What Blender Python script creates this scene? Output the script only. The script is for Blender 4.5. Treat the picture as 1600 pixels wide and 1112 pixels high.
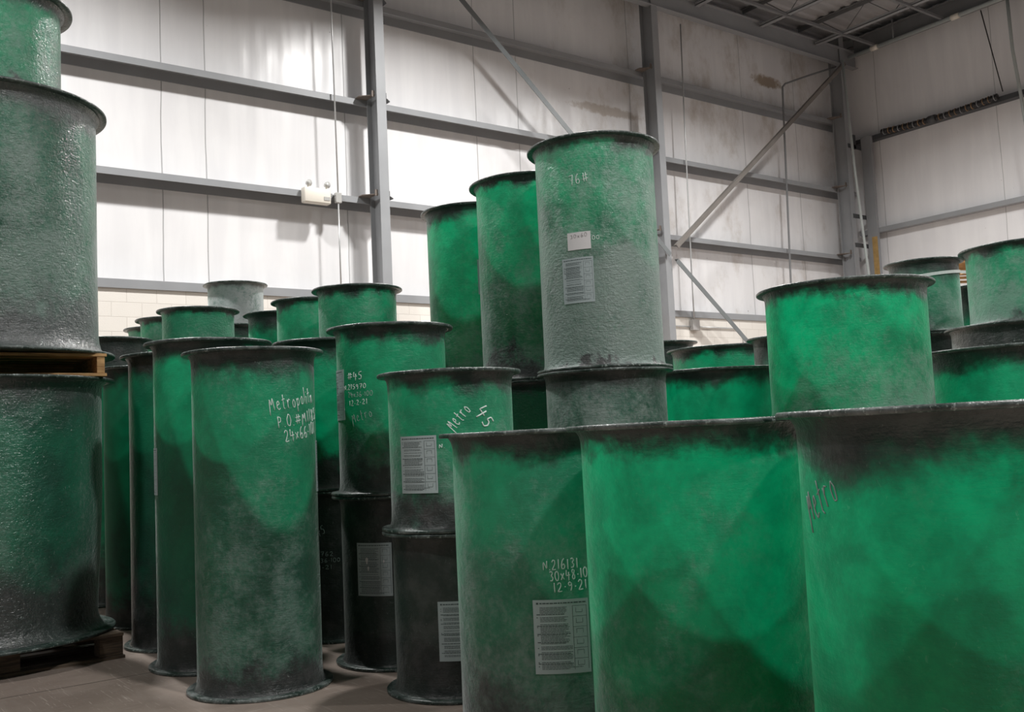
import bpy, bmesh, math, random
from mathutils import Vector, Matrix, noise
R_ = math.radians
for o in list(bpy.data.objects):
    bpy.data.objects.remove(o)
C = bpy.context.scene.collection
sc = bpy.context.scene

# ------------------------------------------------------------------ camera
EYE = 1.175
f_px, pitch, roll, yaw = 1550.91, .0824, -.0459, .642
fw = Vector((math.sin(yaw)*math.cos(pitch), math.cos(yaw)*math.cos(pitch), math.sin(pitch)))
r0 = Vector((math.cos(yaw), -math.sin(yaw), 0)); u0 = r0.cross(fw)
rt = r0*math.cos(roll) + u0*math.sin(roll); up = u0*math.cos(roll) - r0*math.sin(roll)
cd = bpy.data.cameras.new('camera'); cam = bpy.data.objects.new('camera', cd); C.objects.link(cam)
cd.sensor_width = 36; cd.lens = f_px/1600*36; cd.clip_start = .05; cd.clip_end = 200
cam.matrix_world = Matrix(((rt.x, up.x, -fw.x, 0), (rt.y, up.y, -fw.y, 0), (rt.z, up.z, -fw.z, EYE), (0, 0, 0, 1)))
cd.dof.use_dof = False
sc.camera = cam

# ------------------------------------------------------------------ world, lamps, exposure
w = bpy.data.worlds.new('hall_surroundings'); sc.world = w; w.use_nodes = True
w.node_tree.nodes['Background'].inputs[0].default_value = (.93, .96, 1, 1)
w.node_tree.nodes['Background'].inputs[1].default_value = .10
def highbay(x, y, z, power, size=.55, spread=150):
    l = bpy.data.lights.new('high_bay_lamp', 'AREA'); l.shape = 'DISK'; l.size = size; l.energy = power
    l.spread = R_(spread); l.color = (1, .985, .965)
    o = bpy.data.objects.new('high_bay_lamp', l); C.objects.link(o); o.location = (x, y, z)
LAMPS = [(1.8, 10.4, 9.3, 580), (8.8, 10.2, 9.3, 580), (15.2, 9.4, 9.3, 420),
         (3.3, -2.6, 9.3, 640), (10.5, 3.4, 9.3, 200), (16.4, 3.6, 9.3, 620), (-3.6, 3.6, 9.3, 220), (10.5, -3.2, 9.3, 480)]  # lamp nearest the right wall is added to brighten that wall
for a in LAMPS: highbay(*a)
sc.view_settings.view_transform = 'Standard'; sc.view_settings.look = 'None'
sc.view_settings.exposure = 0.0; sc.view_settings.gamma = 1
sc.view_settings.use_curve_mapping = False
sc.cycles.use_denoising = True
sc.cycles.max_bounces = 7; sc.cycles.diffuse_bounces = 4; sc.cycles.glossy_bounces = 3; sc.cycles.transmission_bounces = 4
sc.cycles.caustics_reflective = False; sc.cycles.caustics_refractive = False
sc.cycles.sample_clamp_indirect = 6

# ------------------------------------------------------------------ node helper
class NT:
    def __init__(s, name):
        s.m = bpy.data.materials.new(name); s.m.use_nodes = True; s.t = s.m.node_tree
        for n in list(s.t.nodes): s.t.nodes.remove(n)
        s.out = s.n('ShaderNodeOutputMaterial')
    def n(s, k, **kw):
        q = s.t.nodes.new(k)
        for a, b in kw.items(): setattr(q, a, b)
        return q
    def set(s, q, i, v):
        if v is None: return
        if isinstance(v, bpy.types.NodeSocket): s.t.links.new(v, q.inputs[i])
        else: q.inputs[i].default_value = v
    def math(s, op, a, b=None, c=None, clamp=False):
        q = s.n('ShaderNodeMath', operation=op); q.use_clamp = clamp
        s.set(q, 0, a); s.set(q, 1, b); s.set(q, 2, c); return q.outputs[0]
    def mix(s, f, a, b):
        q = s.n('ShaderNodeMix', data_type='RGBA')
        s.set(q, 0, f)
        for i, v in ((6, a), (7, b)):
            s.set(q, i, v if isinstance(v, bpy.types.NodeSocket) else (*v, 1))
        return q.outputs[2]
    def co(s, scale=(1, 1, 1), loc=(0, 0, 0)):
        t = s.n('ShaderNodeTexCoord'); m = s.n('ShaderNodeMapping')
        s.t.links.new(t.outputs['Object'], m.inputs[0]); m.inputs['Scale'].default_value = scale; m.inputs['Location'].default_value = loc
        return m.outputs[0]
    def xyz(s):
        t = s.n('ShaderNodeTexCoord'); q = s.n('ShaderNodeSeparateXYZ'); s.t.links.new(t.outputs['Object'], q.inputs[0]); return q.outputs
    def noise(s, vec, scale, detail=3, rough=.55, dist=0):
        q = s.n('ShaderNodeTexNoise'); s.set(q, 'Vector', vec); q.inputs['Scale'].default_value = scale
        q.inputs['Detail'].default_value = detail; q.inputs['Roughness'].default_value = rough; q.inputs['Distortion'].default_value = dist
        return q.outputs[0]
    def step(s, v, a, b, lo=0., hi=1.):
        q = s.n('ShaderNodeMapRange', interpolation_type='SMOOTHSTEP'); s.set(q, 0, v)
        for i, x in ((1, a), (2, b), (3, lo), (4, hi)): q.inputs[i].default_value = x
        return q.outputs[0]
    def bump(s, h, strength, dist, normal=None):
        q = s.n('ShaderNodeBump'); q.inputs['Strength'].default_value = strength; q.inputs['Distance'].default_value = dist
        s.set(q, 'Height', h)
        if normal is not None: s.set(q, 'Normal', normal)
        return q.outputs[0]
    def bsdf(s, base, rough=.5, normal=None, metal=0, spec=.5, coat=0, coat_rough=.1):
        q = s.n('ShaderNodeBsdfPrincipled')
        s.set(q, 'Base Color', base if isinstance(base, bpy.types.NodeSocket) else (*base, 1))
        s.set(q, 'Roughness', rough); s.set(q, 'Metallic', metal); s.set(q, 'Specular IOR Level', spec)
        s.set(q, 'Coat Weight', coat); s.set(q, 'Coat Roughness', coat_rough)
        if normal is not None: s.set(q, 'Normal', normal)
        return q.outputs[0]
    def done(s, sh): s.t.links.new(sh, s.out.inputs[0]); return s.m

def plain(name, col, rough=.5, metal=0, var=.12, scale=6, bump=.1):
    t = NT(name); v = t.co(); n = t.noise(v, scale, 4)
    c = t.mix(n, tuple(x*(1-var) for x in col), tuple(min(1, x*(1+var)) for x in col))
    return t.done(t.bsdf(c, rough, t.bump(t.noise(v, scale*12, 2), bump, .003), metal))

rnd = random.Random(5)
def fibreglass(name, seed, green=.6, dust=.45, dark_top=.1, dark_bottom=.15, height=1.5, gloss=.42, trans=.34, smooth_grain=1., base_dark=0., grit=.5, dark_col=1., sheen=.6, coat=.12, dust_col=(.27, .335, .315)):
    """green resin laminate: patchy dust film, thick dark laminate at both ends"""
    t = NT(name); rr = random.Random(seed); off = (rr.uniform(-20, 20), rr.uniform(-20, 20), rr.uniform(-20, 20))
    v = t.co((1, 1, 1), off); vs = t.co((1, 1, .35), off); vh = t.co((1, 1, 6), off)
    z = t.xyz()[2]
    big = t.noise(v, 2.6, 3, .5); mid = t.noise(v, 5.5, 6, .68, .15); streak = t.noise(vs, 7, 4, .6); fine = t.noise(v, 70, 3, .65)
    wob = t.math('MULTIPLY', t.math('SUBTRACT', mid, .5), .55)
    wob = t.math('ADD', wob, t.math('MULTIPLY', t.math('SUBTRACT', big, .5), .35))
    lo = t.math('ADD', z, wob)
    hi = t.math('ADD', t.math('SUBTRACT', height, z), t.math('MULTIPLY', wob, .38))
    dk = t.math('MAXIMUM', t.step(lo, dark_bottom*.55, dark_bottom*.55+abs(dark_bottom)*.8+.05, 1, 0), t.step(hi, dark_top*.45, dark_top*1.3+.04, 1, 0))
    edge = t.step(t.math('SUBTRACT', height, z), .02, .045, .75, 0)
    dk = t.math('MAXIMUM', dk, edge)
    if base_dark: dk = t.math('MAXIMUM', dk, base_dark)  # shade on the covered lower basins, put into the wall colour
    deep = (.006, .068, .042); vivid = (.006, .160, .084)
    g = t.mix(t.step(big, .35, .65), deep, vivid)
    g = t.mix(t.step(streak, .45, .75, 0, .4), g, (.02, .14, .10))
    df = t.math('ADD', t.math('MULTIPLY', t.noise(v, 2.6, 9, .72, .1), .72), t.math('MULTIPLY', t.noise(v, 34, 4, .75), .34))
    df = t.math('ADD', df, t.math('MULTIPLY', t.step(z, 0, height, .07, -.05), 1.0))
    df = t.math('ADD', df, t.math('MULTIPLY', t.math('SUBTRACT', t.noise(t.co((1, 1, .12), off), 5, 3, .5), .5), .32))
    df = t.step(df, .64-.34*dust, .88-.34*dust, .04+.12*dust, min(.95, .25+dust*.8))
    c = t.mix(df, g, dust_col)
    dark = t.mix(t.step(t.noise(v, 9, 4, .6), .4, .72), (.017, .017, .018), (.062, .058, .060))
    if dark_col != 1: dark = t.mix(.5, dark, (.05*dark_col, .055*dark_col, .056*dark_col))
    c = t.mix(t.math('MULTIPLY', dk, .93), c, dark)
    # fine pale scratches and resin flecks
    fl = t.noise(t.co((1, 1, .8), off), 75, 3, .75, .8)
    fm = t.math('MULTIPLY', t.step(fl, .63, .70), t.step(t.noise(v, 6, 2), .42, .62, .15, .8*grit+.1))
    c = t.mix(t.math('MULTIPLY', fm, grit), c, (.46, .52, .50))
    wind = t.noise(vh, 22, 3, .6)
    h = t.math('ADD', t.math('MULTIPLY', fine, .55), t.math('MULTIPLY', wind, .5*smooth_grain))
    h = t.math('ADD', h, t.math('MULTIPLY', t.noise(v, 30, 3, .6, .3), 1.1))
    nb = t.bump(h, .7*grit+.2, .007)
    rough = t.math('ADD', gloss, t.math('MULTIPLY', df, .18))
    p = t.bsdf(c, rough, nb, spec=.5, coat=coat, coat_rough=.14)
    pn = p.node; t.set(pn, 'Coat Normal', nb); pn.inputs['Sheen Weight'].default_value = sheen; pn.inputs['Sheen Roughness'].default_value = .35; pn.inputs['Sheen Tint'].default_value = (.85, .95, .93, 1)
    tr = t.n('ShaderNodeBsdfTranslucent')
    tc = t.mix(t.step(mid, .3, .7), (.0, .31, .135), (.0, .57, .245))
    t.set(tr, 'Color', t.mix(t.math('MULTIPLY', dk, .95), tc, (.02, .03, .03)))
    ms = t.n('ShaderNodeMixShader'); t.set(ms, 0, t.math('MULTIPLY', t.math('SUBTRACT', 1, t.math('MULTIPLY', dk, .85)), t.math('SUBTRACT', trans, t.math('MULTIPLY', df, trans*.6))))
    t.t.links.new(p, ms.inputs[1]); t.t.links.new(tr.outputs[0], ms.inputs[2])
    return t.done(ms.outputs[0])

def rim_material(name, seed, light=.3):
    t = NT(name); v = t.co((1, 1, 1), (seed*3.1, seed*1.7, 0))
    n = t.noise(v, 8, 5, .65)
    c = t.mix(t.step(n, .38, .68), (.012, .028, .022), (.07+.2*light, .09+.2*light, .085+.2*light))
    c = t.mix(t.step(t.noise(v, 60, 3, .7), .55, .68, 0, .7), c, (.36, .42, .40))
    return t.done(t.bsdf(c, .32, t.bump(t.noise(v, 40, 4, .6), .6, .006)))

M = {}
M['steel'] = plain('painted_grey_steel', (.29, .30, .312), .45, 0, .15, 2, .05)
M['steel_dark'] = plain('dull_dark_steel', (.06, .064, .068), .5, 0, .2, 3, .05)
M['rust'] = plain('rusty_steel', (.17, .14, .12), .7, 0, .5, 14, .2)
M['brace'] = plain('brace_steel', (.17, .185, .19), .4, 0, .3, 2.5, .05)
M['brace_rusty'] = plain('brace_steel_weathered', (.19, .175, .16), .45, 0, .35, 2.5, .05)
M['roof'] = plain('roof_deck_metal', (.46, .46, .47), .5, 0, .12, 2, .05)
M['joist'] = plain('joist_steel', (.19, .195, .20), .5, 0, .15, 3, .05)
M['galv'] = plain('galvanised_conduit', (.55, .56, .56), .3, .35, .1, 20, .05)
M['white_pipe'] = plain('white_pipe', (.42, .46, .45), .35, 0, .1, 8, .05)
M['cream_plastic'] = plain('cream_plastic', (.74, .70, .62), .4, 0, .04, 8, .02)
M['clear'] = plain('lamp_lens', (.6, .6, .58), .15, .3, .05, 8, .02)
M['black'] = plain('black_rubber', (.012, .012, .013), .45, 0, .3, 20, .2)
M['tan'] = plain('tan_clip', (.30, .19, .10), .6, 0, .3, 20, .1)
M['strap'] = plain('white_strap', (.72, .78, .76), .35, 0, .05, 20, .05)
M['writing'] = plain('white_paint_marker', (.70, .78, .75), .6, 0, .15, 60, .05)
M['writing_faint'] = plain('faded_white_marker', (.28, .37, .34), .6, 0, .2, 60, .05)
M['writing_grey'] = plain('grey_pencil', (.30, .28, .28), .6, 0, .1, 60, .05)
M['paper'] = plain('white_paper', (.74, .72, .73), .6, 0, .04, 10, .05)
M['ink'] = plain('grey_ink', (.06, .085, .085), .7, 0, .1, 30, .02)
M['label'] = plain('grey_film_label', (.40, .47, .48), .6, 0, .08, 9, .03)

def wood(name, c1, c2):
    t = NT(name); n = t.noise(t.co((2, 12, 30)), 3, 6, .65, .5); n2 = t.noise(t.co(), 5, 3)
    c = t.mix(t.step(n, .35, .65), c1, c2); c = t.mix(t.step(n2, .5, .8, 0, .5), c, tuple(x*.4 for x in c1))
    return t.done(t.bsdf(c, .75, t.bump(n, .3, .004)))
M['wood'] = wood('pine_boards', (.34, .18, .07), (.66, .40, .18))
M['wood_old'] = wood('worn_grey_boards', (.06, .045, .033), (.16, .115, .075))

def concrete():
    t = NT('brown_grey_concrete'); v = t.co()
    a = t.noise(v, .9, 5, .6); b = t.noise(t.co((1.5, .25, 1)), 6, 5, .65, .4)
    c = t.mix(t.step(a, .3, .7), (.22, .175, .148), (.35, .285, .245))
    c = t.mix(t.step(b, .5, .75, 0, .5), c, (.36, .31, .275))
    s = t.noise(t.co((30, 1.2, 1)), 3, 3, .7, .6)
    c = t.mix(t.step(s, .62, .66, 0, .6), c, (.55, .48, .43))
    s2 = t.noise(t.co((1.6, 26, 1)), 3, 3, .7, .8)
    c = t.mix(t.step(s2, .63, .67, 0, .5), c, (.50, .44, .40))
    x = t.xyz(); line = t.math('ABSOLUTE', t.math('SUBTRACT', x[1], 5.62))
    c = t.mix(t.step(line, .004, .009, .7, 0), c, (.03, .025, .02))
    return t.done(t.bsdf(c, .42, t.bump(t.noise(v, 45, 4), .15, .004)))
M['floor'] = concrete()

def insulation(name, axis, seams, wrinkle, stain=True):
    """white vinyl-faced insulation between the wall rails"""
    t = NT(name); x = t.xyz(); u = x[axis]; z = x[2]
    sc3 = (1, 1, .10) ; v = t.co(sc3); vv = t.co()
    st = t.noise(v, 3.2, 5, .6, .5)
    base = t.mix(t.step(st, .35, .7), (.78, .775, .785), (.84, .835, .84))
    base = t.mix(t.step(t.noise(vv, .7, 4, .6), .5, .8, 0, .35), base, (.66, .65, .65))
    # ingrained dirt above the rails towards the corner
    if stain:
        d = t.math('MULTIPLY', t.step(t.noise(t.co((1, 1, .6)), 1.3, 6, .7), .48, .75), t.step(u, 9, 13, 0, .75))
        base = t.mix(d, base, (.50, .45, .40))
        for (sx, sz, rx, rz, f) in ((18.45, 9.15, .55, .16, .85), (13.3, 7.62, 1.1, .12, .5)):
            q = t.math('ADD', t.math('POWER', t.math('DIVIDE', t.math('SUBTRACT', u, sx), rx), 2), t.math('POWER', t.math('DIVIDE', t.math('SUBTRACT', z, sz), rz), 2))
            q = t.math('ADD', q, t.math('MULTIPLY', t.math('SUBTRACT', t.noise(vv, 6, 5, .7), .5), 2.4))
            base = t.mix(t.step(q, .3, 1.1, f, 0), base, (.30, .22, .14))
    sp = t.noise(vv, 9, 2, .6)
    base = t.mix(t.step(sp, .77, .80, 0, .7), base, (.22, .2, .18))
    hsum = t.math('MULTIPLY', t.noise(v, 2.2, 2, .45, .3), .5); hsum = t.math('ADD', hsum, t.math('MULTIPLY', t.noise(t.co((1, 1, .12)), 5, 2, .5), .10))
    seam = None
    for s_ in seams:
        xx = t.math('ADD', u, t.math('MULTIPLY', t.math('SUBTRACT', t.noise(t.co((.5, .5, 1)), .8, 2), .5), .06))
        a = t.step(t.math('ABSOLUTE', t.math('SUBTRACT', xx, s_)), .003, .011, 1, 0)
        seam = a if seam is None else t.math('MAXIMUM', seam, a)
    base = t.mix(t.math('MULTIPLY', seam, .55), base, (.16, .16, .16))
    hsum = t.math('ADD', hsum, t.math('MULTIPLY', t.noise(t.co((1.0, 1, .45)), 1.1, 2, .5), 1.6))
    hh = t.math('SUBTRACT', hsum, t.math('MULTIPLY', seam, .3))
    nb = t.bump(hh, wrinkle, .05)
    return t.done(t.bsdf(base, .30, nb, spec=.5))
M['insul_back'] = insulation('vinyl_faced_insulation', 0, (-1.6, 1.6, 4.50, 5.16, 7.48, 10.13, 11.09, 14.0, 17.5, 19.4), .6)
M['insul_right'] = insulation('vinyl_faced_insulation_end_wall', 1, (13.3, 10.45, 7.4, 4.3, 1.2), .22, False)

def block():
    t = NT('painted_concrete_block'); x = t.xyz(); cb = t.n('ShaderNodeCombineXYZ')
    t.set(cb, 0, x[0]); t.set(cb, 1, x[2]); b = t.n('ShaderNodeTexBrick')
    t.t.links.new(cb.outputs[0], b.inputs['Vector']); b.inputs['Scale'].default_value = 1
    b.inputs['Brick Width'].default_value = .41; b.inputs['Row Height'].default_value = .205; b.inputs['Mortar Size'].default_value = .006
    b.inputs['Mortar Smooth'].default_value = .4
    for i, c in ((1, (.80, .765, .71, 1)), (2, (.77, .735, .68, 1)), (3, (.66, .62, .57, 1))): b.inputs[i].default_value = c
    h = t.math('ADD', t.math('MULTIPLY', b.outputs['Fac'], -.6), t.math('MULTIPLY', t.noise(t.co(), 60, 3), .25))
    return t.done(t.bsdf(b.outputs['Color'], .6, t.bump(h, .35, .012)))
M['block'] = block()

# ------------------------------------------------------------------ mesh helpers
def obj(name, bm, mat, parent=None, smooth=False, loc=(0, 0, 0)):
    me = bpy.data.meshes.new(name)
    bmesh.ops.recalc_face_normals(bm, faces=bm.faces[:])
    bm.to_mesh(me); bm.free()
    if smooth:
        for p in me.polygons: p.use_smooth = True
    if mat: me.materials.append(mat)
    o = bpy.data.objects.new(name, me); C.objects.link(o); o.location = loc
    if parent: o.parent = parent
    return o
def tag(o, label=None, cat=None, group=None, kind=None):
    if label: o['label'] = label
    if cat: o['category'] = cat
    if group: o['group'] = group
    if kind: o['kind'] = kind
    return o
def empty(name, loc=(0, 0, 0), rz=0):
    o = bpy.data.objects.new(name, None); C.objects.link(o); o.location = loc; o.rotation_euler = (0, 0, rz)
    o.empty_display_size = .1
    return o
def box(bm, x0, x1, y0, y1, z0, z1, bev=0):
    g = bmesh.ops.create_cube(bm, size=1)['verts']
    for v in g: v.co = Vector(((x0+x1)/2+v.co.x*(x1-x0), (y0+y1)/2+v.co.y*(y1-y0), (z0+z1)/2+v.co.z*(z1-z0)))
    if bev:
        es = {e for v in g for e in v.link_edges}
        bmesh.ops.bevel(bm, geom=list(es), offset=bev, segments=2, affect='EDGES', profile=.5)
def tube(bm, pts, r, n=8, caps=True):
    pts = [Vector(p) for p in pts]; rings = []
    for i, p in enumerate(pts):
        d = ((pts[min(i+1, len(pts)-1)]-p).normalized() + (p-pts[max(i-1, 0)]).normalized()).normalized()
        a = d.orthogonal().normalized() if i == 0 else (a - d*a.dot(d)).normalized()
        b = d.cross(a)
        rr = r[i] if isinstance(r, (list, tuple)) else r
        rings.append([bm.verts.new(p + (a*math.cos(2*math.pi*k/n)+b*math.sin(2*math.pi*k/n))*rr) for k in range(n)])
    for A, B in zip(rings, rings[1:]):
        for k in range(n): bm.faces.new((A[k], A[(k+1) % n], B[(k+1) % n], B[k]))
    if caps: bm.faces.new(rings[0][::-1]); bm.faces.new(rings[-1])
def beam(bm, a, b, prof, upv=(0, 0, 1)):
    """extrude a closed 2-D profile [(s, t)] from a to b; t runs along up"""
    a, b = Vector(a), Vector(b); d = (b-a).normalized(); s = d.cross(Vector(upv)).normalized(); t = s.cross(d)
    A = [bm.verts.new(a+s*p[0]+t*p[1]) for p in prof]; B = [bm.verts.new(b+s*p[0]+t*p[1]) for p in prof]
    n = len(prof)
    for i in range(n): bm.faces.new((A[i], A[(i+1) % n], B[(i+1) % n], B[i]))
    bm.faces.new(A[::-1]); bm.faces.new(B)
def lathe(bm, prof, n=96, wob=0, seed=0, close=False, zw=0):
    rings = []
    for r, z in prof:
        ring = []
        for k in range(n):
            a = 2*math.pi*k/n
            q = 1+wob*noise.noise(Vector((math.cos(a)*1.6+seed, math.sin(a)*1.6, z*1.3+seed)))
            dz = zw*noise.noise(Vector((math.cos(a)*2.3+seed*2, math.sin(a)*2.3, seed)))
            ring.append(bm.verts.new((r*q*math.cos(a), r*q*math.sin(a), z+dz)))
        rings.append(ring)
    pairs = list(zip(rings, rings[1:])) + ([(rings[-1], rings[0])] if close else [])
    for A, B in pairs:
        for k in range(n): bm.faces.new((A[k], A[(k+1) % n], B[(k+1) % n], B[k]))
    return rings

# ------------------------------------------------------------------ the hall
def struct(name, bm, mat): return tag(obj(name, bm, mat), kind='structure')
b = bmesh.new(); box(b, -12, 21.45, -10, 14.4, -.2, 0); struct('floor', b, M['floor'])
b = bmesh.new(); box(b, -12, 21.45, 14.3, 14.5, 3.47, 10.7); struct('wall_back', b, M['insul_back'])
b = bmesh.new(); box(b, -12, 21.3, 14.02, 14.5, 0, 3.47); struct('wall_back_blockwork', b, M['block'])
b = bmesh.new(); box(b, 21.27, 21.45, -10, 14.2, 0, 10.7); struct('wall_right', b, M['insul_right'])
# ribbed roof deck
b = bmesh.new()
x = -12.0; prof = []
y = -10.0
while y < 14.3:
    prof += [(y, 10.62), (y+.10, 10.62), (y+.13, 10.575), (y+.22, 10.575), (y+.25, 10.62)]; y += .3
vs0 = [b.verts.new((-12, a, z)) for a, z in prof]; vs1 = [b.verts.new((21.45, a, z)) for a, z in prof]
vt0 = [b.verts.new((-12, a, 10.8)) for a, z in prof]; vt1 = [b.verts.new((21.45, a, 10.8)) for a, z in prof]
for i in range(len(prof)-1):
    b.faces.new((vs0[i], vs0[i+1], vs1[i+1], vs1[i])); b.faces.new((vt0[i], vt1[i], vt1[i+1], vt0[i+1]))
struct('ceiling', b, M['roof'])

# wall rails (channel opening down) along the back wall
def channel(y0, dep, lip, th=.012, top=.10):
    return [(0, top), (dep, top), (dep, top-lip), (dep-th, top-lip), (dep-th, top-th), (th, top-th), (th, top-lip), (0, top-lip)]
RAILS = [(8.46, 'topmost grey steel rail across the back wall, sloping up out of the frame'),
         (6.78, 'grey steel rail across the back wall, second from the top, behind the tallest basin'),
         (5.155, 'grey steel rail across the back wall that carries the emergency light')]
for zt, lab in RAILS:
    root = tag(empty('wall_rail', (0, 14.0, zt)), lab, 'steel rail', 'horizontal rails along the back wall')
    b = bmesh.new()
    # profile in (s = toward room negative y, t = z)
    y1 = .299
    pr = [(0, 0), (y1, 0), (y1, -.16), (y1-.012, -.16), (y1-.012, -.012), (.012, -.012), (.012, -.10), (0, -.10)]
    A = [b.verts.new((-12, p, q)) for p, q in pr]; B = [b.verts.new((21.2, p, q)) for p, q in pr]
    for i in range(8): b.faces.new((A[i], A[(i+1) % 8], B[(i+1) % 8], B[i]))
    b.faces.new(A); b.faces.new(B[::-1])
    obj('channel', b, M['steel'], root)
    for cx in (7.73, 14.10, 20.42):
        for sgn, off in ((-1, 0), (1, .17)):
            b = bmesh.new(); X0 = cx+off
            # angle clip on the column side
            vs = [(X0, -.30, .0), (X0+sgn*.20, -.13, .0), (X0+sgn*.20, .0, .0), (X0, .0, .0)]
            lo_ = [b.verts.new((p[0], p[1], .0)) for p in vs]; hi_ = [b.verts.new((p[0], p[1], .012)) for p in vs]
            for i in range(4): b.faces.new((lo_[i], lo_[(i+1) % 4], hi_[(i+1) % 4], hi_[i]))
            b.faces.new(lo_[::-1]); b.faces.new(hi_)
            box(b, min(X0, X0+sgn*.05), max(X0, X0+sgn*.05), -.28, -.265, -.02, .08)
            obj('clip_angle', b, M['rust'] if sgn < 0 else M['steel_dark'], root)
b = bmesh.new(); box(b, -12, 21.2, 13.985, 14.3, 3.47, 3.60, .004)
tag(obj('sill_angle', b, M['steel']), 'lowest grey steel strip on the back wall, between white panels and cream blockwork', 'steel rail')

def ibeam_col(name, x, z1, label, mat=None):
    b = bmesh.new(); w_ = .17; y0, y1 = 13.65, 13.99
    box(b, x, x+w_, y0, y0+.016, 0, z1); box(b, x, x+w_, y1-.016, y1, 0, z1)
    box(b, x+w_/2-.006, x+w_/2+.006, y0+.016, y1-.016, 0, z1)
    root = tag(empty(name, (0, 0, 0)), label, 'column')
    obj('column_shaft', b, mat or M['steel'], root)
    b = bmesh.new(); box(b, x-.06, x+w_+.06, y0-.05, y1, 0, .02); obj('base_plate', b, M['steel_dark'], root)
    return root
ibeam_col('steel_column', 7.73, 10.56, 'tall grey steel column left of the three highest basins')
ibeam_col('steel_column', 14.10, 10.56, 'tall grey steel column directly behind the tallest basin, where the diagonal braces meet')
ibeam_col('steel_column', 20.42, 10.56, 'grey steel column in the far corner of the hall')

def angle_bar(name, a, b_, label, mat, wdt=.10):
    bm = bmesh.new(); t_ = .01
    beam(bm, a, b_, [(-wdt/2, 0), (wdt/2, 0), (wdt/2, -t_), (t_-wdt/2, -t_), (t_-wdt/2, -wdt), (-wdt/2, -wdt)], (0, -1, 0))
    return tag(obj(name, bm, mat), label, 'brace')
angle_bar('diagonal_brace', (8.3, 13.53, 9.64), (14.12, 13.53, 4.62), 'long grey diagonal brace running down right behind the tallest basin', M['brace'])
angle_bar('diagonal_brace', (14.33, 13.53, 4.80), (20.45, 13.53, 9.72), 'thin weathered diagonal brace rising right to the top of the corner column', M['brace_rusty'], .085)
angle_bar('diagonal_brace', (14.30, 13.53, 4.52), (19.6, 13.53, .25), 'grey diagonal brace falling right in front of the cream blockwork', M['brace'])

# right wall: rails, post
for zt, lab in ((8.0, 'upper grey steel rail on the right wall, under the black hose'), (5.76, 'lower grey steel rail on the right wall')):
    b = bmesh.new(); pr = [(0, 0), (.199, 0), (.199, -.012), (.012, -.012), (.012, -.098), (.199, -.098), (.199, -.11), (0, -.11)]
    A = [b.verts.new((21.07+p, 13.9, zt+q)) for p, q in pr]; B = [b.verts.new((21.07+p, -10, zt+q)) for p, q in pr]
    for i in range(8): b.faces.new((A[i], A[(i+1) % 8], B[(i+1) % 8], B[i]))
    b.faces.new(A); b.faces.new(B[::-1])
    tag(obj('wall_rail', b, M['steel_dark' if zt > 6 else 'steel']), lab, 'steel rail')
root = tag(empty('wall_post', (20.98, 13.5, 0)), 'grey steel post on the right wall beside the corner, with bare yellow patch', 'post')
b = bmesh.new(); box(b, 0, .012, -.13, .13, 0, 7.99); box(b, .012, .09, -.13, -.118, 0, 7.99); box(b, .012, .09, .118, .13, 0, 7.99); obj('channel', b, M['steel'], root)
b = bmesh.new(); box(b, -.003, 0, -.12, .02, 4.35, 5.55); obj('bare_patch', b, plain('yellow_primer', (.42, .27, .10), .7, 0, .5, 9, .1), root)
for zz in (6.0, 7.7, 5.3):
    b = bmesh.new(); box(b, -.50, .1, .14, .155, zz, zz+.1); obj('tie_plate', b, M['steel_dark'], root)
b = bmesh.new(); box(b, -.28, -.18, .14, .4, 7.70, 8.05, .01); obj('bracket_box', b, M['steel_dark'], root)

# eave beam, rake beam, joists
b = bmesh.new(); box(b, -12, 21.1, 13.62, 13.78, 9.74, 9.755); box(b, -12, 21.1, 13.69, 13.71, 9.755, 10.12); box(b, -12, 21.1, 13.60, 13.80, 10.12, 10.135)
box(b, -12, 21.2, 13.8, 14.2, 10.12, 10.14)
tag(obj('eave_beam', b, M['steel']), 'long dark grey beam under the roof along the top of the back wall', 'beam')
b = bmesh.new(); box(b, 20.85, 21.05, -10, 13.6, 10.02, 10.035); box(b, 20.94, 20.96, -10, 13.6, 10.035, 10.4); box(b, 20.85, 21.05, -10, 13.6, 10.4, 10.415); box(b, 21.05, 21.27, -10, 14, 10.3, 10.32)
tag(obj('end_wall_beam', b, M['joist']), 'dark beam under the roof along the top of the right wall', 'beam')
def joist(x, label):
    root = tag(empty('roof_joist', (x, 0, 10.0)), label, 'roof joist', 'open-web joists under the roof deck')
    b = bmesh.new(); box(b, -.07, .07, -10, 13.62, 0, .012); box(b, -.07, -.058, -10, 13.62, 0, .06); box(b, .058, .07, -10, 13.62, 0, .06); obj('bottom_chord', b, M['steel'], root)
    b = bmesh.new(); box(b, -.07, .07, -10, 14.1, .56, .572); box(b, -.01, .01, -10, 14.1, .48, .56); obj('top_chord', b, M['joist'], root)
    b = bmesh.new(); y = 13.5; k = 0; pts = []
    while y > -2: pts.append((0, y, .02 if k % 2 else .54)); y -= .62; k += 1
    tube(b, pts, .013, 6); obj('web_bars', b, M['joist'], root)
for x, lab in ((13.35, 'open-web roof joist above the middle column, first from the left'), (15.44, 'open-web roof joist meeting the top of the middle column'),
               (17.5, 'open-web roof joist in the middle of the last bay'), (19.5, 'open-web roof joist nearest the far corner')): joist(x, lab)
for i, (y, lab) in enumerate(((12.9, 'thin cross bridging bar between roof joists, nearest the back wall'), (11.2, 'thin cross bridging bar between roof joists, farther from the back wall'))):
    b = bmesh.new(); box(b, 12, 20.9, y-.03, y+.03, 9.97, 9.985); box(b, 12, 20.9, y-.03, y-.02, 9.985, 10.03); tag(obj('bridging_bar', b, M['joist']), lab, 'bar')
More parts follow.
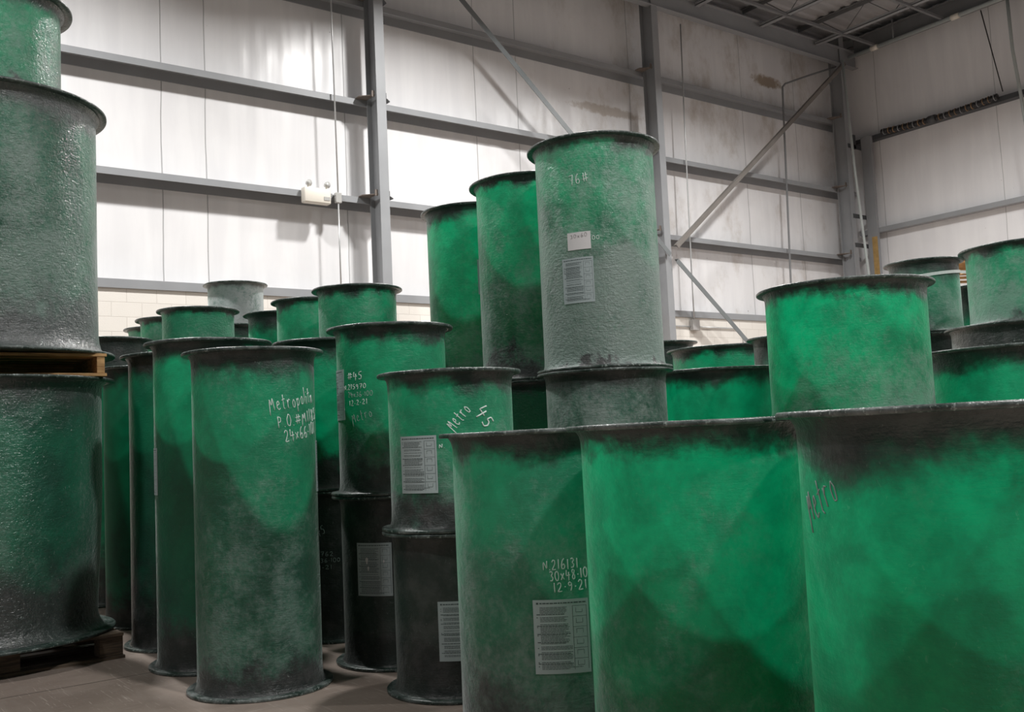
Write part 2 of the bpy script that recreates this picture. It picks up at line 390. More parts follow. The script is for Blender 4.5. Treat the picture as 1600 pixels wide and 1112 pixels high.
# pipes
def pipe(name, pts, r, mat, label, cat='pipe', parent=None):
    b = bmesh.new(); tube(b, pts, r, 10); o = obj(name, b, mat, parent, True)
    if not parent: tag(o, label, cat)
    return o
root = tag(empty('roof_pipe', (20.7, 0, 9.93)), 'pale horizontal pipe with white couplings under the roof beside the right wall', 'pipe')
b = bmesh.new(); tube(b, [(0, 13.6, 0), (0, -10, .06)], .045, 10); obj('pipe_run', b, M['white_pipe'], root, True)
for y in (12.9, 10.9, 8.2):
    b = bmesh.new(); tube(b, [(0, y+.09, 0), (0, y-.09, 0)], .062, 12); obj('coupling', b, M['cream_plastic'], root, True)
b = bmesh.new(); tube(b, [(0, 12.4, 0), (0, 12.4, .5)], .02, 8); obj('hanger_rod', b, M['joist'], root, True)
pipe('conduit', [(7.12, 13.96, 3.0), (7.12, 13.96, 5.0)], .012, M['galv'], '')
o = bpy.data.objects['conduit']; bpy.data.objects.remove(o)
root = tag(empty('conduit', (7.13, 13.93, 0)), 'thin bright vertical conduit with small white box left of the nearest steel column', 'conduit')
b = bmesh.new(); tube(b, [(0, 0, 3.62), (0, 0, 5.02)], .013, 8); tube(b, [(0, 0, 5.14), (-.03, 0, 10.5)], .013, 8); obj('tube', b, M['galv'], root, True)
b = bmesh.new(); box(b, -.05, .05, -.03, .04, 5.0, 5.16, .006); obj('junction_box', b, M['clear'], root)
b = bmesh.new(); tube(b, [(-.04, 0, 5.10), (-.09, 0, 5.13), (-.14, 0, 5.08)], .008, 6); obj('flex_whip', b, M['galv'], root, True)
# emergency light
root = tag(empty('emergency_light', (6.74, 13.9, 5.06)), 'cream emergency light box with two small lamp heads on the steel rail', 'emergency light')
b = bmesh.new(); box(b, -.225, .225, -.06, .08, -.12, .12, .02); obj('housing', b, M['cream_plastic'], root, True)
b = bmesh.new(); box(b, .10, .20, -.068, -.055, -.07, -.01, .002); obj('indicator_panel', b, M['clear'], root)
for sx in (-.14, .17):
    b = bmesh.new(); tube(b, [(sx, 0, .12), (sx, -.01, .17)], .012, 8); obj('stem', b, M['cream_plastic'], root, True)
    b = bmesh.new(); tube(b, [(sx, .03, .19), (sx, -.02, .19), (sx+.01, -.05, .185)], [.025, .045, .052], 16); obj('lamp_head', b, M['clear'], root, True)
# mid conduit
root = tag(empty('conduit', (15.3, 13.94, 0)), 'vertical conduit right of the middle column, with grey box and side run on the blockwork', 'conduit')
b = bmesh.new(); tube(b, [(-.18, -.0, 3.40), (-.17, -.0, 4.4), (-.12, 0, 7), (-.05, 0, 9.7)], .014, 8); obj('tube', b, M['galv'], root, True)
b = bmesh.new(); box(b, -.25, -.05, -.03, .07, 3.2, 3.42, .008); obj('junction_box', b, plain('grey_box', (.38, .37, .36), .4), root)
b = bmesh.new(); tube(b, [(-.95, .05, 3.28), (-.25, .05, 3.28)], .014, 8)
arc = [(1.15+.22*math.sin(a), .05, 3.06+.22*math.cos(a)) for a in [i*math.pi/12 for i in range(7)]]
tube(b, [(-.05, .05, 3.28), (1.0, .05, 3.28)] + arc + [(1.37, .05, 2.2), (1.37, .05, .3)], .014, 8); obj('side_run', b, M['galv'], root, True)
pipe('drop_pipe', [(18.2, 13.86, 0), (18.24, 13.86, 4.4), (18.42, 13.86, 8.75), (18.43, 13.86, 8.88), (18.52, 13.85, 8.97), (19.4, 13.78, 9.32), (20.3, 13.7, 9.66)], .022, M['joist'], 'thin dark pipe left of the corner column, bent at the top towards the corner')
pipe('leaning_pipe', [(20.17, 13.42, 9.7), (20.25, 13.36, 7.0), (20.35, 13.26, 4.4), (20.45, 13.15, .05)], .03, M['white_pipe'], 'slim pale pipe leaning in front of the corner column')
pipe('wall_pipe', [(21.0, 9.9, 10.2), (21.0, 9.88, 8.9), (20.98, 9.78, 7.85), (20.98, 9.6, 5.0), (20.98, 9.55, .05)], .035, M['white_pipe'], 'grey vertical pipe at the right edge, on the right wall')
pipe('hanging_wire', [(21.04, 10.5, 10.0), (21.04, 10.18, 8.08)], .012, M['black'], 'thin dark wire hanging down to the end of the black hose', 'wire')
# black corrugated hose on the upper right rail
root = tag(empty('corrugated_hose', (20.975, 0, 0)), 'black corrugated hose with tan ties sagging along the upper rail of the right wall', 'hose')
def hose_pt(t_):
    y = 13.05 - 2.78*t_; return Vector((0, y, 7.985 - .06*math.sin(math.pi*t_)))
b = bmesh.new(); N = 160; tube(b, [hose_pt(i/N) for i in range(N+1)], [.063+.010*math.sin(i*1.9) for i in range(N+1)], 12); obj('hose', b, M['black'], root, True)
for i in range(22):
    b = bmesh.new(); t_ = (i+.5)/22; p = hose_pt(t_); q = hose_pt(t_+.004)
    tube(b, [p, q], .078, 12); obj('tie', b, M['tan'] if i % 3 else M['steel'], root, True)
b = bmesh.new(); tube(b, [hose_pt(.43), hose_pt(.49)], .088, 12); obj('joint_collar', b, M['steel_dark'], root, True)

# ------------------------------------------------------------------ stroke lettering
G = {
'0': [[(.5, 1), (.15, .8), (.08, .4), (.3, .02), (.65, .05), (.85, .4), (.8, .8), (.5, 1)]],
'1': [[(.5, 1), (.48, 0)]],
'2': [[(.12, .78), (.35, 1), (.7, .92), (.72, .62), (.4, .3), (.1, .02), (.85, .06)]],
'3': [[(.15, .9), (.5, 1), (.78, .8), (.45, .55), (.8, .35), (.6, .05), (.15, .08)]],
'4': [[(.22, 1), (.1, .42), (.92, .47)], [(.66, .78), (.58, -.1)]],
'5': [[(.8, 1), (.3, .97), (.22, .58), (.6, .6), (.8, .35), (.6, .03), (.15, .08)]],
'6': [[(.7, 1), (.35, .8), (.14, .4), (.2, .05), (.6, .0), (.82, .25), (.6, .5), (.18, .3)]],
'7': [[(.1, .95), (.85, 1), (.4, 0)], [(.3, .5), (.75, .55)]],
'8': [[(.7, .9), (.35, 1), (.2, .75), (.7, .4), (.72, .1), (.35, 0), (.2, .25), (.6, .65), (.7, .9)]],
'9': [[(.75, .75), (.4, 1), (.18, .75), (.4, .5), (.75, .7), (.7, .3), (.55, 0)]],
'#': [[(.35, .95), (.3, .1)], [(.65, .95), (.6, .1)], [(.1, .68), (.9, .72)], [(.08, .35), (.88, .4)]],
'x': [[(.15, .6), (.8, .05)], [(.8, .62), (.15, .02)]],
'-': [[(.3, .42), (.65, .44)]], '.': [[(.4, .06), (.5, .0)]], ' ': [],
'o_': [],
'N': [[(.05, 0), (.08, .85), (.75, .05), (.8, .9)]],
'M': [[(.0, -.25), (.22, .95), (.42, .35), (.72, 1.0), (.8, .05)]],
'e': [[(.12, .32), (.7, .42), (.55, .65), (.25, .55), (.15, .2), (.45, .0), (.8, .12)]],
't': [[(.5, 1), (.38, .1), (.6, 0)], [(.12, .62), (.8, .7)]],
'r': [[(.2, .6), (.22, .0)], [(.22, .38), (.5, .62), (.8, .55)]],
'o': [[(.5, .6), (.18, .4), (.25, .05), (.65, .03), (.8, .4), (.5, .6)]],
'p': [[(.2, .6), (.18, -.4)], [(.2, .45), (.6, .62), (.8, .3), (.45, .02), (.2, .15)]],
'l': [[(.5, 1.1), (.42, 0)]], 'i': [[(.5, .55), (.48, 0)], [(.52, .8), (.54, .84)]],
'n': [[(.15, .55), (.18, 0)], [(.18, .35), (.5, .6), (.7, .45), (.75, 0)]],
'P': [[(.25, .95), (.2, 0)], [(.22, .95), (.7, .85), (.65, .5), (.22, .45)]],
'O': [[(.5, 1), (.12, .6), (.2, .1), (.6, 0), (.88, .45), (.75, .9), (.5, 1)]],
'A': [[(.1, 0), (.45, 1), (.8, 0)], [(.2, .4), (.7, .42)]],
'm': [[(.05, .0), (.15, .6), (.35, .2), (.5, .65), (.62, .0)]],
}
def write(root, R, text, th0, z0, th1, z1, h, thick, mat, seed=0, slant=0., name='handwriting'):
    """strokes laid on a cylinder of radius R from (th0, z0) to (th1, z1), degrees and metres"""
    rr = random.Random(seed+len(text)); L = Vector((R_(th1-th0)*R, z1-z0)); ln = L.length; ex = L/ln; ey = Vector((-ex.y, ex.x))
    WD = {'.': .45, '1': .6, 'i': .5, 'l': .5, '-': .6, ' ': .5, 'M': 1.25, 'm': 1.2, '#': 1.4}
    ws = [WD.get(ch, 1.) for ch in text]; cw = ln/sum(ws); bm = bmesh.new(); acc = 0.
    for i, ch in enumerate(text):
        jz = rr.uniform(-.06, .06)*h; js = rr.uniform(.92, 1.08)
        for st in G.get(ch, []):
            st = [Vector(p) for p in st]; fine = []
            # light smoothing
            for a, c in zip(st, st[1:]):
                for k in range(4): fine.append(a.lerp(c, k/4))
            fine.append(st[-1])
            if len(st) > 3:
                for _ in range(1): fine = [fine[0]]+[(fine[j-1]+fine[j]*2+fine[j+1])/4 for j in range(1, len(fine)-1)]+[fine[-1]]
            pts = []
            for p in fine:
                q = ex*((acc+(.06+.86*p.x)*ws[i]+slant*p.y)*cw) + ey*(p.y*h*js+jz)
                th = R_(th0)+q.x/R; z = z0+q.y
                pts.append(Vector(((R+.0015)*math.cos(th), (R+.0015)*math.sin(th), z)))
            tube(bm, pts, thick/2, 5)
        acc += ws[i]
    return obj(name, bm, mat, root, True)

def sheet(root, R, th0, th1, z0, z1, mat, name='label_sheet', skew=0, off=.0012):
    """thin sheet stuck on the barrel"""
    bm = bmesh.new(); n = 14; V = []
    for rr in (R+off, R+off+.0016):
        for z, dz in ((z0, 0), (z1, 0)):
            V.append([bm.verts.new((rr*math.cos(a), rr*math.sin(a), z+skew*(k/n-.5))) for k in range(n+1) for a in [R_(th0+(th1-th0)*k/n)]])
    a, b_, c, d = V
    for k in range(n):
        bm.faces.new((c[k], c[k+1], d[k+1], d[k])); bm.faces.new((a[k], b_[k], b_[k+1], a[k+1]))
        bm.faces.new((b_[k], d[k], d[k+1], b_[k+1])); bm.faces.new((a[k], a[k+1], c[k+1], c[k]))
    bm.faces.new((a[0], c[0], d[0], b_[0])); bm.faces.new((a[n], b_[n], d[n], c[n]))
    return obj(name, bm, mat, root)
def patch(bm, R, t0, t1, z0, z1, sk):
    n = max(1, int((t1-t0)/3)); r = R+.0034
    lo = [bm.verts.new((r*math.cos(R_(t0+(t1-t0)*k/n)), r*math.sin(R_(t0+(t1-t0)*k/n)), z0+sk)) for k in range(n+1)]
    hi = [bm.verts.new((r*math.cos(R_(t0+(t1-t0)*k/n)), r*math.sin(R_(t0+(t1-t0)*k/n)), z1+sk)) for k in range(n+1)]
    for k in range(n): bm.faces.new((lo[k], lo[k+1], hi[k+1], hi[k]))
def info_label(root, R, th0, th1, z0, z1, seed=1, skew=0):
    s = sheet(root, R, th0, th1, z0, z1, M['label'], 'instruction_label', skew)
    s['label'] = 'grey instruction label printed with small text and diagrams'
    rr = random.Random(seed); bm = bmesh.new(); W = th1-th0; H = z1-z0
    T = lambda u: th0+W*u
    Z = lambda v: z1-H*v
    def put(u0, u1, v0, v1): patch(bm, R, T(u0), T(u1), Z(v1), Z(v0), skew*((u0+u1)/2-.5))
    # heading
    put(.06, .10, .035, .06)
    u = .12
    while u < .92: l_ = rr.uniform(.03, .08); put(u, min(u+l_, .95), .040, .055); u += l_+.012
    v = .10; par = 0
    while v < .95:
        bold = (par % 6 == 5)
        u = .12 if not bold else .06; end = rr.uniform(.55, .66) if v < .62 else rr.uniform(.6, .95)
        end = min(end, .68) if v < .9 else end
        while u < end:
            l_ = rr.uniform(.025, .08); put(u, min(u+l_, end), v, v+(.010 if bold else .0065)); u += l_+.008
        if rr.random() < .22 and v < .9: put(.06, .08, v, v+.01)
        v += .0185; par += 1
        if rr.random() < .2: v += .022
    # picture column
    for (a, c) in ((.70, .955),):
        put(a, a+.006, .09, .95); put(c, c+.006, .09, .95)
    v = .09
    while v < .93:
        put(.70, .961, v, v+.004)
        q = v+.03
        k = rr.randrange(3)
        put(.76, .765, q, q+.06); put(.76, .88, q+(.06 if k else 0), q+.005+(.06 if k else 0)); put(.88, .885, q+(.02 if k == 1 else 0), q+.06)
        v += .142
    put(.05, .10, .93, .93)
    o = obj('printed_text', bm, M['ink'], s)
    return s

# ------------------------------------------------------------------ the basins
RIM = [rim_material('resin_rim_%s' % k, i+1, l) for i, (k, l) in enumerate((('dark', .05), ('mid', .25), ('dusty', .5)))]  # dusty rim also paints a highlight onto the near row's flanges
seed_n = [0]
def basin(X, Y, R, z0, z1, label, fl=.05, n=80, rim=1, foot=0., bulge=0., taper=0., group=None, wob=.006, name='fibreglass_basin', **mk):
    """round flanged basin: shell, closed bottom, top and bottom flange"""
    seed_n[0] += 1; s = seed_n[0]; h = z1-z0-.0025
    root = tag(empty(name, (X, Y, z0)), label, 'basin', group)
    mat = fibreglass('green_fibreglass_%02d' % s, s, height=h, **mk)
    fb = fl+foot
    rad = lambda t: R + bulge*math.sin(math.pi*t) + taper*(t-.5)
    prof = [(rad(0)+fb*.34+foot*.6, .0165), (rad(0)+fb*.24+foot*.3, .020+foot*.3), (rad(0)+fb*.15, .028+foot*.9), (rad(0)+fb*.05, .045+foot*1.6), (rad(.06), .09+foot*1.8)]
    zb = .12+foot*2
    k = 14
    for i in range(k): prof.append((rad(.08+.84*i/(k-1)), zb+(h-.11-zb)*i/(k-1)))
    prof += [(rad(1), h-.085), (rad(1)+fl*.03, h-.05), (rad(1)+fl*.12, h-.032), (rad(1)+fl*.26, h-.021), (rad(1)+fl*.34, h-.0165)]
    b = bmesh.new(); rings = lathe(b, prof, n, wob, s); obj('shell', b, mat, root, True)
    b = bmesh.new(); lathe(b, [(.001, .006), (rad(0)+fb*.5, .006), (rad(0)+fb*.5, .012), (.001, .012)], n, 0, s, True); obj('bottom_plate', b, RIM[0], root)
    b = bmesh.new(); r1 = rad(0)+fb
    lathe(b, [(rad(0)-.002, .0), (r1-.003, .0), (r1, .004), (r1, .013), (r1-.004, .017), (rad(0)+fb*.3, .0175+foot*.2), (rad(0)-.002, .0175)], n, .010, s+.5, True); obj('bottom_flange', b, RIM[rim], root, True)
    b = bmesh.new(); r1 = rad(1)+fl
    lathe(b, [(rad(1)-.006, h), (r1-.004, h+.0005), (r1, h-.004), (r1, h-.013), (r1-.004, h-.017), (rad(1)-.006, h-.0165)], n, .010, s+.9, True, .0012)
    obj('top_flange', b, RIM[rim], root, True)
    return root

BG = 'round green fibreglass basins stored in the hall'
def B(*a, **k): k.setdefault('group', BG); return basin(*a, **k)
IN = dict
# nearest row
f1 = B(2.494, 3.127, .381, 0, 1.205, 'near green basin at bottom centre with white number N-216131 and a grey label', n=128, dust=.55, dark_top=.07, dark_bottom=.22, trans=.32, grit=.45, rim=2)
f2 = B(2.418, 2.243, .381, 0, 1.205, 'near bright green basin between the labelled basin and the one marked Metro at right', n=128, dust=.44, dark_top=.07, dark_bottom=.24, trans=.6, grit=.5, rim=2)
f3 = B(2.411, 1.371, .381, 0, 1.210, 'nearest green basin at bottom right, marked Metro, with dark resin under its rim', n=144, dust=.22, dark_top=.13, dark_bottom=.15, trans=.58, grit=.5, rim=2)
info_label(f1, .381, -140.6, -110.5, .332, .592, 3)
write(f1, .381, 'N.216131', -134.2, .698, -114.5, .700, .036, .0045, M['writing'], 1)
write(f1, .381, '30x48-10', -131.0, .656, -109.5, .664, .036, .0045, M['writing'], 2)
write(f1, .381, '12-9-21', -129.2, .617, -110.0, .624, .034, .0045, M['writing'], 3)
write(f3, .381, 'Metro', 147.5, .925, 168.5, .995, .085, .0040, M['writing_faint'], 4, .25)
# tall one on the floor
t1 = B(1.980, 4.870, .305, 0, 1.675, 'tall slender grey-green basin at front left, marked Metropolit and a P.O. number', n=128, rim=2, dust=.48, dark_top=.11, dark_bottom=.12, trans=.45, grit=.65)
write(t1, .305, 'Metropolitn', -99, 1.355, -44, 1.405, .070, .0045, M['writing'], 5)
write(t1, .305, 'P.O.#M1185', -92, 1.275, -36, 1.315, .058, .0045, M['writing'], 6)
write(t1, .305, '24x66-101', -85, 1.205, -40, 1.245, .058, .0045, M['writing'], 7)
info_label(t1, .305, -38, 0, .95, 1.21, 5)
t8 = B(2.014, 5.610, .305, 0, 1.80, 'tall green basin just behind the Metropolit basin, its wide rim behind it on the left', n=96, dust=.2, dark_top=.1, dark_bottom=.24, trans=.42)
info_label(t8, .305, 145, 182, .95, 1.21, 6)
B(2.09, 6.37, .305, 0, 1.80, 'tall dark green basin, second one back in the left line, beside the wooden pallet', n=80, dust=.05, dark_top=.12, dark_bottom=.4, trans=.15, rim=0, sheen=.05, coat=.02)
B(2.184, 7.335, .305, 0, 1.80, 'narrow dark green sliver of a tall basin right against the left pallet stack', n=80, dust=.0, dark_top=.1, dark_bottom=.25, trans=.15, rim=0, sheen=.0, gloss=.8, coat=0, grit=.1)
B(2.24, 8.60, .305, 0, 2.14, 'basin with a dark flared rim just right of the upper wooden pallet', n=80, dust=.2, dark_top=.35, dark_bottom=.4, trans=.3, rim=1)
# pairs in the middle
B(2.679, 4.109, .305, 0, .757, 'black lower basin of the two-high stack left of the near labelled basin, with shade painted in', n=96, dust=.05, dark_top=.2, dark_bottom=.4, trans=.08, base_dark=.95, rim=1, sheen=.1, coat=.02)
t5 = B(2.679, 4.109, .305, .757, 1.512, 'upper basin marked Metro, with a grey label, behind the near N-216131 basin', n=112, dust=.48, dark_top=.07, dark_bottom=.13, trans=.4, grit=.6)
info_label(bpy.data.objects[t5.name], .305, -174.5, -136.5, .94-.757, 1.205-.757, 8)
write(t5, .305, 'Metro', -121, 1.215-.757, -104.5, 1.315-.757, .060, .0050, M['writing'], 9)
write(t5, .305, '45', -102, 1.31-.757, -92, 1.215-.757, .065, .0075, M['writing'], 10)
write(t5, .305, 'N.', -134.5, 1.143-.757, -129, 1.143-.757, .022, .004, M['writing'], 11)
low5 = [o for o in bpy.data.objects if o.get('label', '').startswith('black lower basin of the two-high stack')][0]
info_label(low5, .305, -141, -103, .182, .448, 9)
t6l = B(2.798, 4.883, .305, 0, .905, 'lower basin with shade painted in, carrying the basin marked 45, with a torn grey label', n=96, dust=.08, dark_top=.2, dark_bottom=.4, trans=.08, base_dark=.93, rim=0, sheen=.1, coat=.02)
lab = info_label(t6l, .305, -164.3, -126, .382, .658, 10)
for th, z, r_ in ((-152, .565, .012), (-150.5, .525, .008), (-134, .562, .005)):
    b = bmesh.new(); R0 = .3062; pts = []
    vs = [b.verts.new(((R0+.0035)*math.cos(R_(th)+r_*.6*math.cos(a)*(1+.4*math.sin(3*a))/R0), (R0+.0035)*math.sin(R_(th)+r_*.6*math.cos(a)*(1+.4*math.sin(3*a))/R0), z+r_*1.5*math.sin(a))) for a in [2*math.pi*k/12 for k in range(12)]]
    c2 = [b.verts.new(v.co*1.002+Vector((0, 0, -.002*v.co.z))) for v in vs]
    b.faces.new(vs); b.faces.new(c2[::-1])
    for k in range(12): b.faces.new((vs[k], vs[(k+1) % 12], c2[(k+1) % 12], c2[k]))
    obj('torn_spot', b, M['paper'], lab)
t6 = B(2.798, 4.883, .305, .905, 1.825, 'upper green basin marked 45 and N-215970, left of the three highest basins', n=112, dust=.42, dark_top=.07, dark_bottom=.22, trans=.45, grit=.6)
info_label(t6, .305, 143, 182.5, 1.314-.905, 1.59-.905, 12)
zz = .905
write(t6, .305, '#45', -171.5, 1.523-zz, -150, 1.523-zz, .045, .0045, M['writing'], 12)
write(t6, .305, 'N.215970', -177.5, 1.474-zz, -146, 1.476-zz, .028, .0036, M['writing'], 13)
write(t6, .305, '24x36-100', -171, 1.431-zz, -139, 1.435-zz, .028, .0034, M['writing_faint'], 14)
write(t6, .305, '12-2-21', -169.5, 1.387-zz, -145, 1.391-zz, .028, .0034, M['writing'], 15)
write(t6, .305, 'Metro', -165, 1.290-zz, -139.5, 1.325-zz, .052, .0030, M['writing_faint'], 16)
t7l = B(2.878, 5.825, .305, 0, .905, 'black lower basin with faint numbers 15762, in deep painted shadow right of the Metropolit basin', n=80, dust=.05, dark_top=.2, dark_bottom=.4, trans=.08, base_dark=.96, rim=0, sheen=.05, coat=.02)
write(t7l, .305, '45', -135.5, .635, -125, .655, .050, .004, M['writing_faint'], 17)
write(t7l, .305, '15762', -141, .516, -117.5, .516, .026, .0036, M['writing_faint'], 18)
write(t7l, .305, '4x36-100', -142, .477, -110, .479, .024, .0036, M['writing_faint'], 19)
write(t7l, .305, '-11-21', -142, .436, -119, .437, .024, .0036, M['writing_faint'], 20)
B(2.878, 5.825, .305, .905, 1.845, 'dark green upper basin half hidden between the Metropolit basin and the basin marked 45', n=80, dust=.15, dark_top=.1, dark_bottom=.15, trans=.4, rim=1)
# back left group, each standing on a lower one
def pair(X, Y, R, zm, zt, lab, lab2, n=64, **k):
    B(X, Y, R, 0, zm, lab2, n=n, dust=.15, dark_top=.1, dark_bottom=.3, trans=.2, base_dark=.4)
    return B(X, Y, R, zm, zt, lab, n=n, **k)
pair(3.156, 10.168, .305, 1.2, 2.44, 'leftmost and smallest-looking of the far basin tops against the white blockwork', 'lower basin under the leftmost far basin', dust=.95, dark_top=.02, dark_bottom=.1, rim=2)
pair(3.06, 9.433, .305, 1.2, 2.44, 'far grey-green basin top, second from the left, tucked behind the wider dark one', 'lower basin under the second far basin from the left', dust=.8, dark_top=.03, dark_bottom=.1, rim=1)
pair(3.017, 8.649, .305, 1.2, 2.425, 'dark green basin top showing just above the rim of the basin behind the Metropolit basin', 'lower basin under the dark green far basin behind the Metropolit basin', dust=.5, dark_top=.03, dark_bottom=.1, grit=1., trans=.2)
pair(4.20, 10.80, .305, 1.52, 3.05, 'pale dusty grey basin highest in the far left group, against the white wall', 'lower basin under the pale dusty grey one', dust=1.1, dark_top=.03, dark_bottom=.05, rim=2, grit=.3, trans=.08, dust_col=(.42, .45, .46), dark_col=4)
pair(3.80, 9.80, .305, 1.2, 2.44, 'small dark green piece of a basin in front of the pale dusty grey one', 'lower basin below the small dark green piece in the far left group', dust=.05, dark_top=.12, dark_bottom=.1, rim=0)
pair(3.855, 8.77, .305, 1.2, 2.44, 'green far basin with dark band under its rim, right of the pale dusty one', 'lower basin under the far one with a dark band', dust=.2, dark_top=.14, dark_bottom=.1, rim=0)
pair(3.745, 7.862, .305, 1.2, 2.43, 'mid-green basin touching the left side of the one in front of the nearest column', 'lower basin under the mid-green far one', dust=.6, dark_top=.04, dark_bottom=.1)
pair(3.701, 6.959, .305, 1.2, 2.40, 'bright mottled basin in front of the foot of the nearest steel column', 'lower basin before the foot of the nearest steel column', n=80, dust=.65, dark_top=.05, dark_bottom=.1, grit=.9)
# three high ones on their bases
B(4.581, 6.57, .381, 0, 1.545, 'hidden lower basin under the leftmost of the three highest basins', n=64, dust=.2, dark_top=.1, dark_bottom=.2, trans=.25)
h1 = B(4.581, 6.57, .381, 1.545, 3.02, 'leftmost and lowest-looking of the three highest green basins', n=96, dust=.42, dark_top=.1, dark_bottom=.12, trans=.5, grit=.4)
info_label(h1, .381, -122.5, -92, 2.294-1.545, 2.567-1.545, 20)
B(4.399, 5.596, .381, 0, 1.565, 'dark green base under the middle one of the three highest basins', n=80, dust=.12, dark_top=.06, dark_bottom=.2, trans=.35, rim=0)
B(4.399, 5.596, .381, 1.565, 3.00, 'middle one of the three highest basins, bright green with a greyish left side', n=112, dust=.62, dark_top=.04, dark_bottom=.1, trans=.5, grit=.8, sheen=.8)
B(4.261, 4.717, .381, 0, 1.570, 'pale streaky green basin carrying the tallest basin, behind the near row', n=112, dust=.85, dark_top=.12, dark_bottom=.2, trans=.3, grit=.6)
h3 = B(4.261, 4.717, .381, 1.570, 3.015, 'tallest basin in the middle, marked 76# with a white note and a grey label', n=128, dust=.86, dark_top=.05, dark_bottom=.02, trans=.45, grit=1., sheen=.8, coat=.4, gloss=.36)
zz = 1.57
info_label(h3, .381, -168, -137.3, 1.974-zz, 2.252-zz, 22, .0)
nt = sheet(h3, .381, -161, -138.5, 2.300-zz, 2.408-zz, M['paper'], 'paper_note', .0); nt['label'] = 'white paper note reading 30x60'
write(nt, .3838, '30x60', -158, 2.372-zz, -141, 2.378-zz, .024, .0016, M['writing_grey'], 23)
write(h3, .381, '76#', -156, 2.695-zz, -136, 2.715-zz, .064, .0056, M['writing'], 24)
write(h3, .381, '00', -137.6, 2.350-zz, -130, 2.352-zz, .026, .004, M['writing'], 25)
# right of centre
B(5.284, 4.663, .457, 0, 1.575, 'wide dark green basin low between the tallest stack and the big bright one', n=112, dust=.1, dark_top=.09, dark_bottom=.1, trans=.45, rim=1, grit=.35)
B(6.623, 5.761, .457, 0, 1.865, 'wide dark basin second row back, its rim below the falling brace', n=96, dust=.2, dark_top=.06, dark_bottom=.2, trans=.35, rim=1, grit=.6)
B(6.88, 6.799, .305, 0, 2.02, 'dark basin rim peeking out right beside the tallest basin, farthest back', n=64, dust=.15, dark_top=.2, dark_bottom=.2, trans=.2, rim=0)
B(6.194, 4.709, .305, 0, 1.84, 'narrow grey basin mostly hidden behind the left edge of the big bright one', n=80, dust=.8, dark_top=.2, dark_bottom=.2, trans=.2, rim=1)
B(5.105, 3.507, .457, 0, 1.2, 'hidden wide base under the big bright green basin', n=80, dust=.1, dark_top=.1, dark_bottom=.1, trans=.3)
B(5.105, 3.507, .457, 1.2, 1.975, 'big squat bright green basin right of centre, set on the row behind the near basins', n=144, dust=.5, dark_top=.075, dark_bottom=.0, trans=.72, grit=.8)
B(6.307, 3.033, .61, 0, 1.587, 'very wide dark green basin behind the near row at the right edge', n=128, dust=.12, dark_top=.11, dark_bottom=.1, trans=.4, rim=1, grit=.5)
B(8.707, 5.096, .305, 0, 1.96, 'blackish rim low under the strapped basin at right', n=64, dust=.35, dark_top=.5, dark_bottom=.2, trans=.1, rim=1)
s33 = B(8.707, 5.096, .305, 1.96, 2.645, 'grey-topped basin with a white strap around it, left of the highest one at right edge', n=96, dust=.5, dark_top=.16, dark_bottom=-.15, trans=.2, rim=1)
B(8.161, 3.873, .61, 0, 1.895, 'very wide basin with a blackish rim, carrying the pale green one at right edge', n=112, dust=.35, dark_top=.5, dark_bottom=.2, trans=.08, rim=1, grit=.8)
B(8.161, 3.873, .457, 1.895, 2.53, 'pale green basin cut off by the right edge, highest on that side', n=112, dust=.7, dark_top=.05, dark_bottom=-.15, trans=.4, grit=.5, rim=0)
B(9.385, 4.86, .305, 0, 2.42, 'dark basin in the gap between the two highest basins at right', n=64, dust=.05, dark_top=.35, dark_bottom=.2, trans=.3, rim=0, sheen=.05, coat=.0)
B(10.603, 5.091, .381, 0, 2.66, 'hidden basin under the far wooden pallet at right', n=64, dust=.1, dark_top=.1, dark_bottom=.2, trans=.2, rim=0)
# white strap round the basin and the far pallet
b = bmesh.new(); pts = []
c = Vector((8.707, 5.096)); Rs = .3125
for k in range(0, 22):
    a = R_(178+ k*6.2); pts.append((c.x+Rs*math.cos(a), c.y+Rs*math.sin(a), 2.47+.003*k))
pts += [(9.05, 4.80, 2.53), (9.3, 4.66, 2.54), (9.8, 4.45, 2.55)]
V = []
for p in pts:
    d = Vector((p[0]-c.x, p[1]-c.y, 0)).normalized()*.003
    V.append([b.verts.new(Vector(p)+d*s_+Vector((0, 0, q))) for s_, q in ((0, -.014), (1, -.014), (1, .014), (0, .014))])
for A, Bq in zip(V, V[1:]):
    for k in range(4): b.faces.new((A[k], A[(k+1) % 4], Bq[(k+1) % 4], Bq[k]))
b.faces.new(V[0][::-1]); b.faces.new(V[-1])
tag(obj('plastic_strap', b, M['strap']), 'thin white strap around the grey-topped basin, running behind the pale green one at right edge', 'strap')

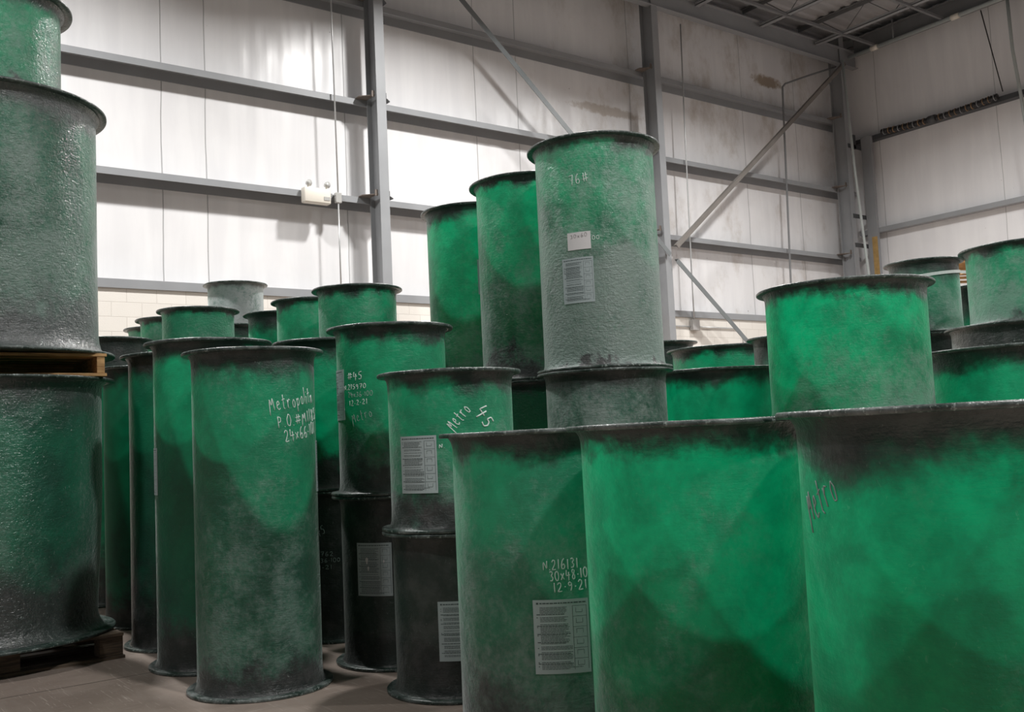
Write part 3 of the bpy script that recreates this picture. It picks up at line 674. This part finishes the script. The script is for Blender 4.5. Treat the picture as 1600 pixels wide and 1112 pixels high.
# left stack
L1 = B(1.03, 6.65, .42, 3.32, 3.985, 'glossy green basin at the very top of the left stack, cut by the frame', fl=.07, n=128, dust=.5, dark_top=.08, dark_bottom=.03, trans=.3, gloss=.22, coat=.8, grit=1.1)
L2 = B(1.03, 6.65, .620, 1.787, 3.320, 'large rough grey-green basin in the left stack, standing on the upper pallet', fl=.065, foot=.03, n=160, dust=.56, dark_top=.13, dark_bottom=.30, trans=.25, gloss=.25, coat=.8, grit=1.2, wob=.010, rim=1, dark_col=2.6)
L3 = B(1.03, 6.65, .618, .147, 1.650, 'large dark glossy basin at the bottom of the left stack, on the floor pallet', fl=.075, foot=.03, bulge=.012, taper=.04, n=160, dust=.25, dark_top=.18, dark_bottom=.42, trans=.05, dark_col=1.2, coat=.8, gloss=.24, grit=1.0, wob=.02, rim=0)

def pallet(X, Y, z0, rz, w_, d_, h_, mat, label):
    root = tag(empty('wooden_pallet', (X, Y, z0), rz), label, 'pallet'); rr = random.Random(int(z0*100)+3)
    th = .018
    for lvl, nb in ((h_-th, 7), (0, 4)):
        bw = d_/ (nb+ (nb-1)*.35) if nb == 7 else .10
        for i in range(nb):
            y = -d_/2+bw/2+(d_-bw)*i/(nb-1); b = bmesh.new()
            e = rr.uniform(-.006, .006)
            box(b, -w_/2+e, w_/2+e, y-bw/2, y+bw/2, lvl+(.0005 if lvl else 0), lvl+th, .002); obj('deck_board', b, mat, root)
    for x in (-w_/2+.03, 0, w_/2-.03) if h_ < .135 else (-w_/2+.07, 0, w_/2-.07):
        b = bmesh.new(); wd = .022 if h_ < .135 else .05
        if h_ < .135: box(b, x-wd, x+wd, -d_/2+.005, d_/2-.005, th, h_-th, .002); obj('stringer', b, mat, root)
        else:
            for yy in (-d_/2+.07, 0, d_/2-.07):
                b2 = bmesh.new(); box(b2, x-.065, x+.065, yy-.06, yy+.06, th, h_-th, .003); obj('block', b2, mat, root)
            b.free()
    if h_ < .135:
        for yy in (.02, d_/2-.02):  # unseen boards added to block light through the pallet slots
            for xa, xb in ((-w_/2+.053, -.0225), (.0225, w_/2-.053)):
                b = bmesh.new(); box(b, xa, xb, yy-.012, yy+.012, th+.001, h_-th-.001); obj('slot_blocker', b, mat, root)
    return root
pallet(1.04, 6.72, 0, R_(1), 1.24, 1.16, .146, M['wood_old'], 'worn grey wooden pallet on the floor under the left stack')
pallet(.985, 6.70, 1.651, R_(0), 1.20, 1.12, .134, M['wood'], 'light pine pallet between the two large basins of the left stack')
pallet(10.521, 5.151, 2.662, R_(-38), 1.2, 1.1, .17, M['wood'], 'wooden pallet seen in the gap between the two highest basins at right')
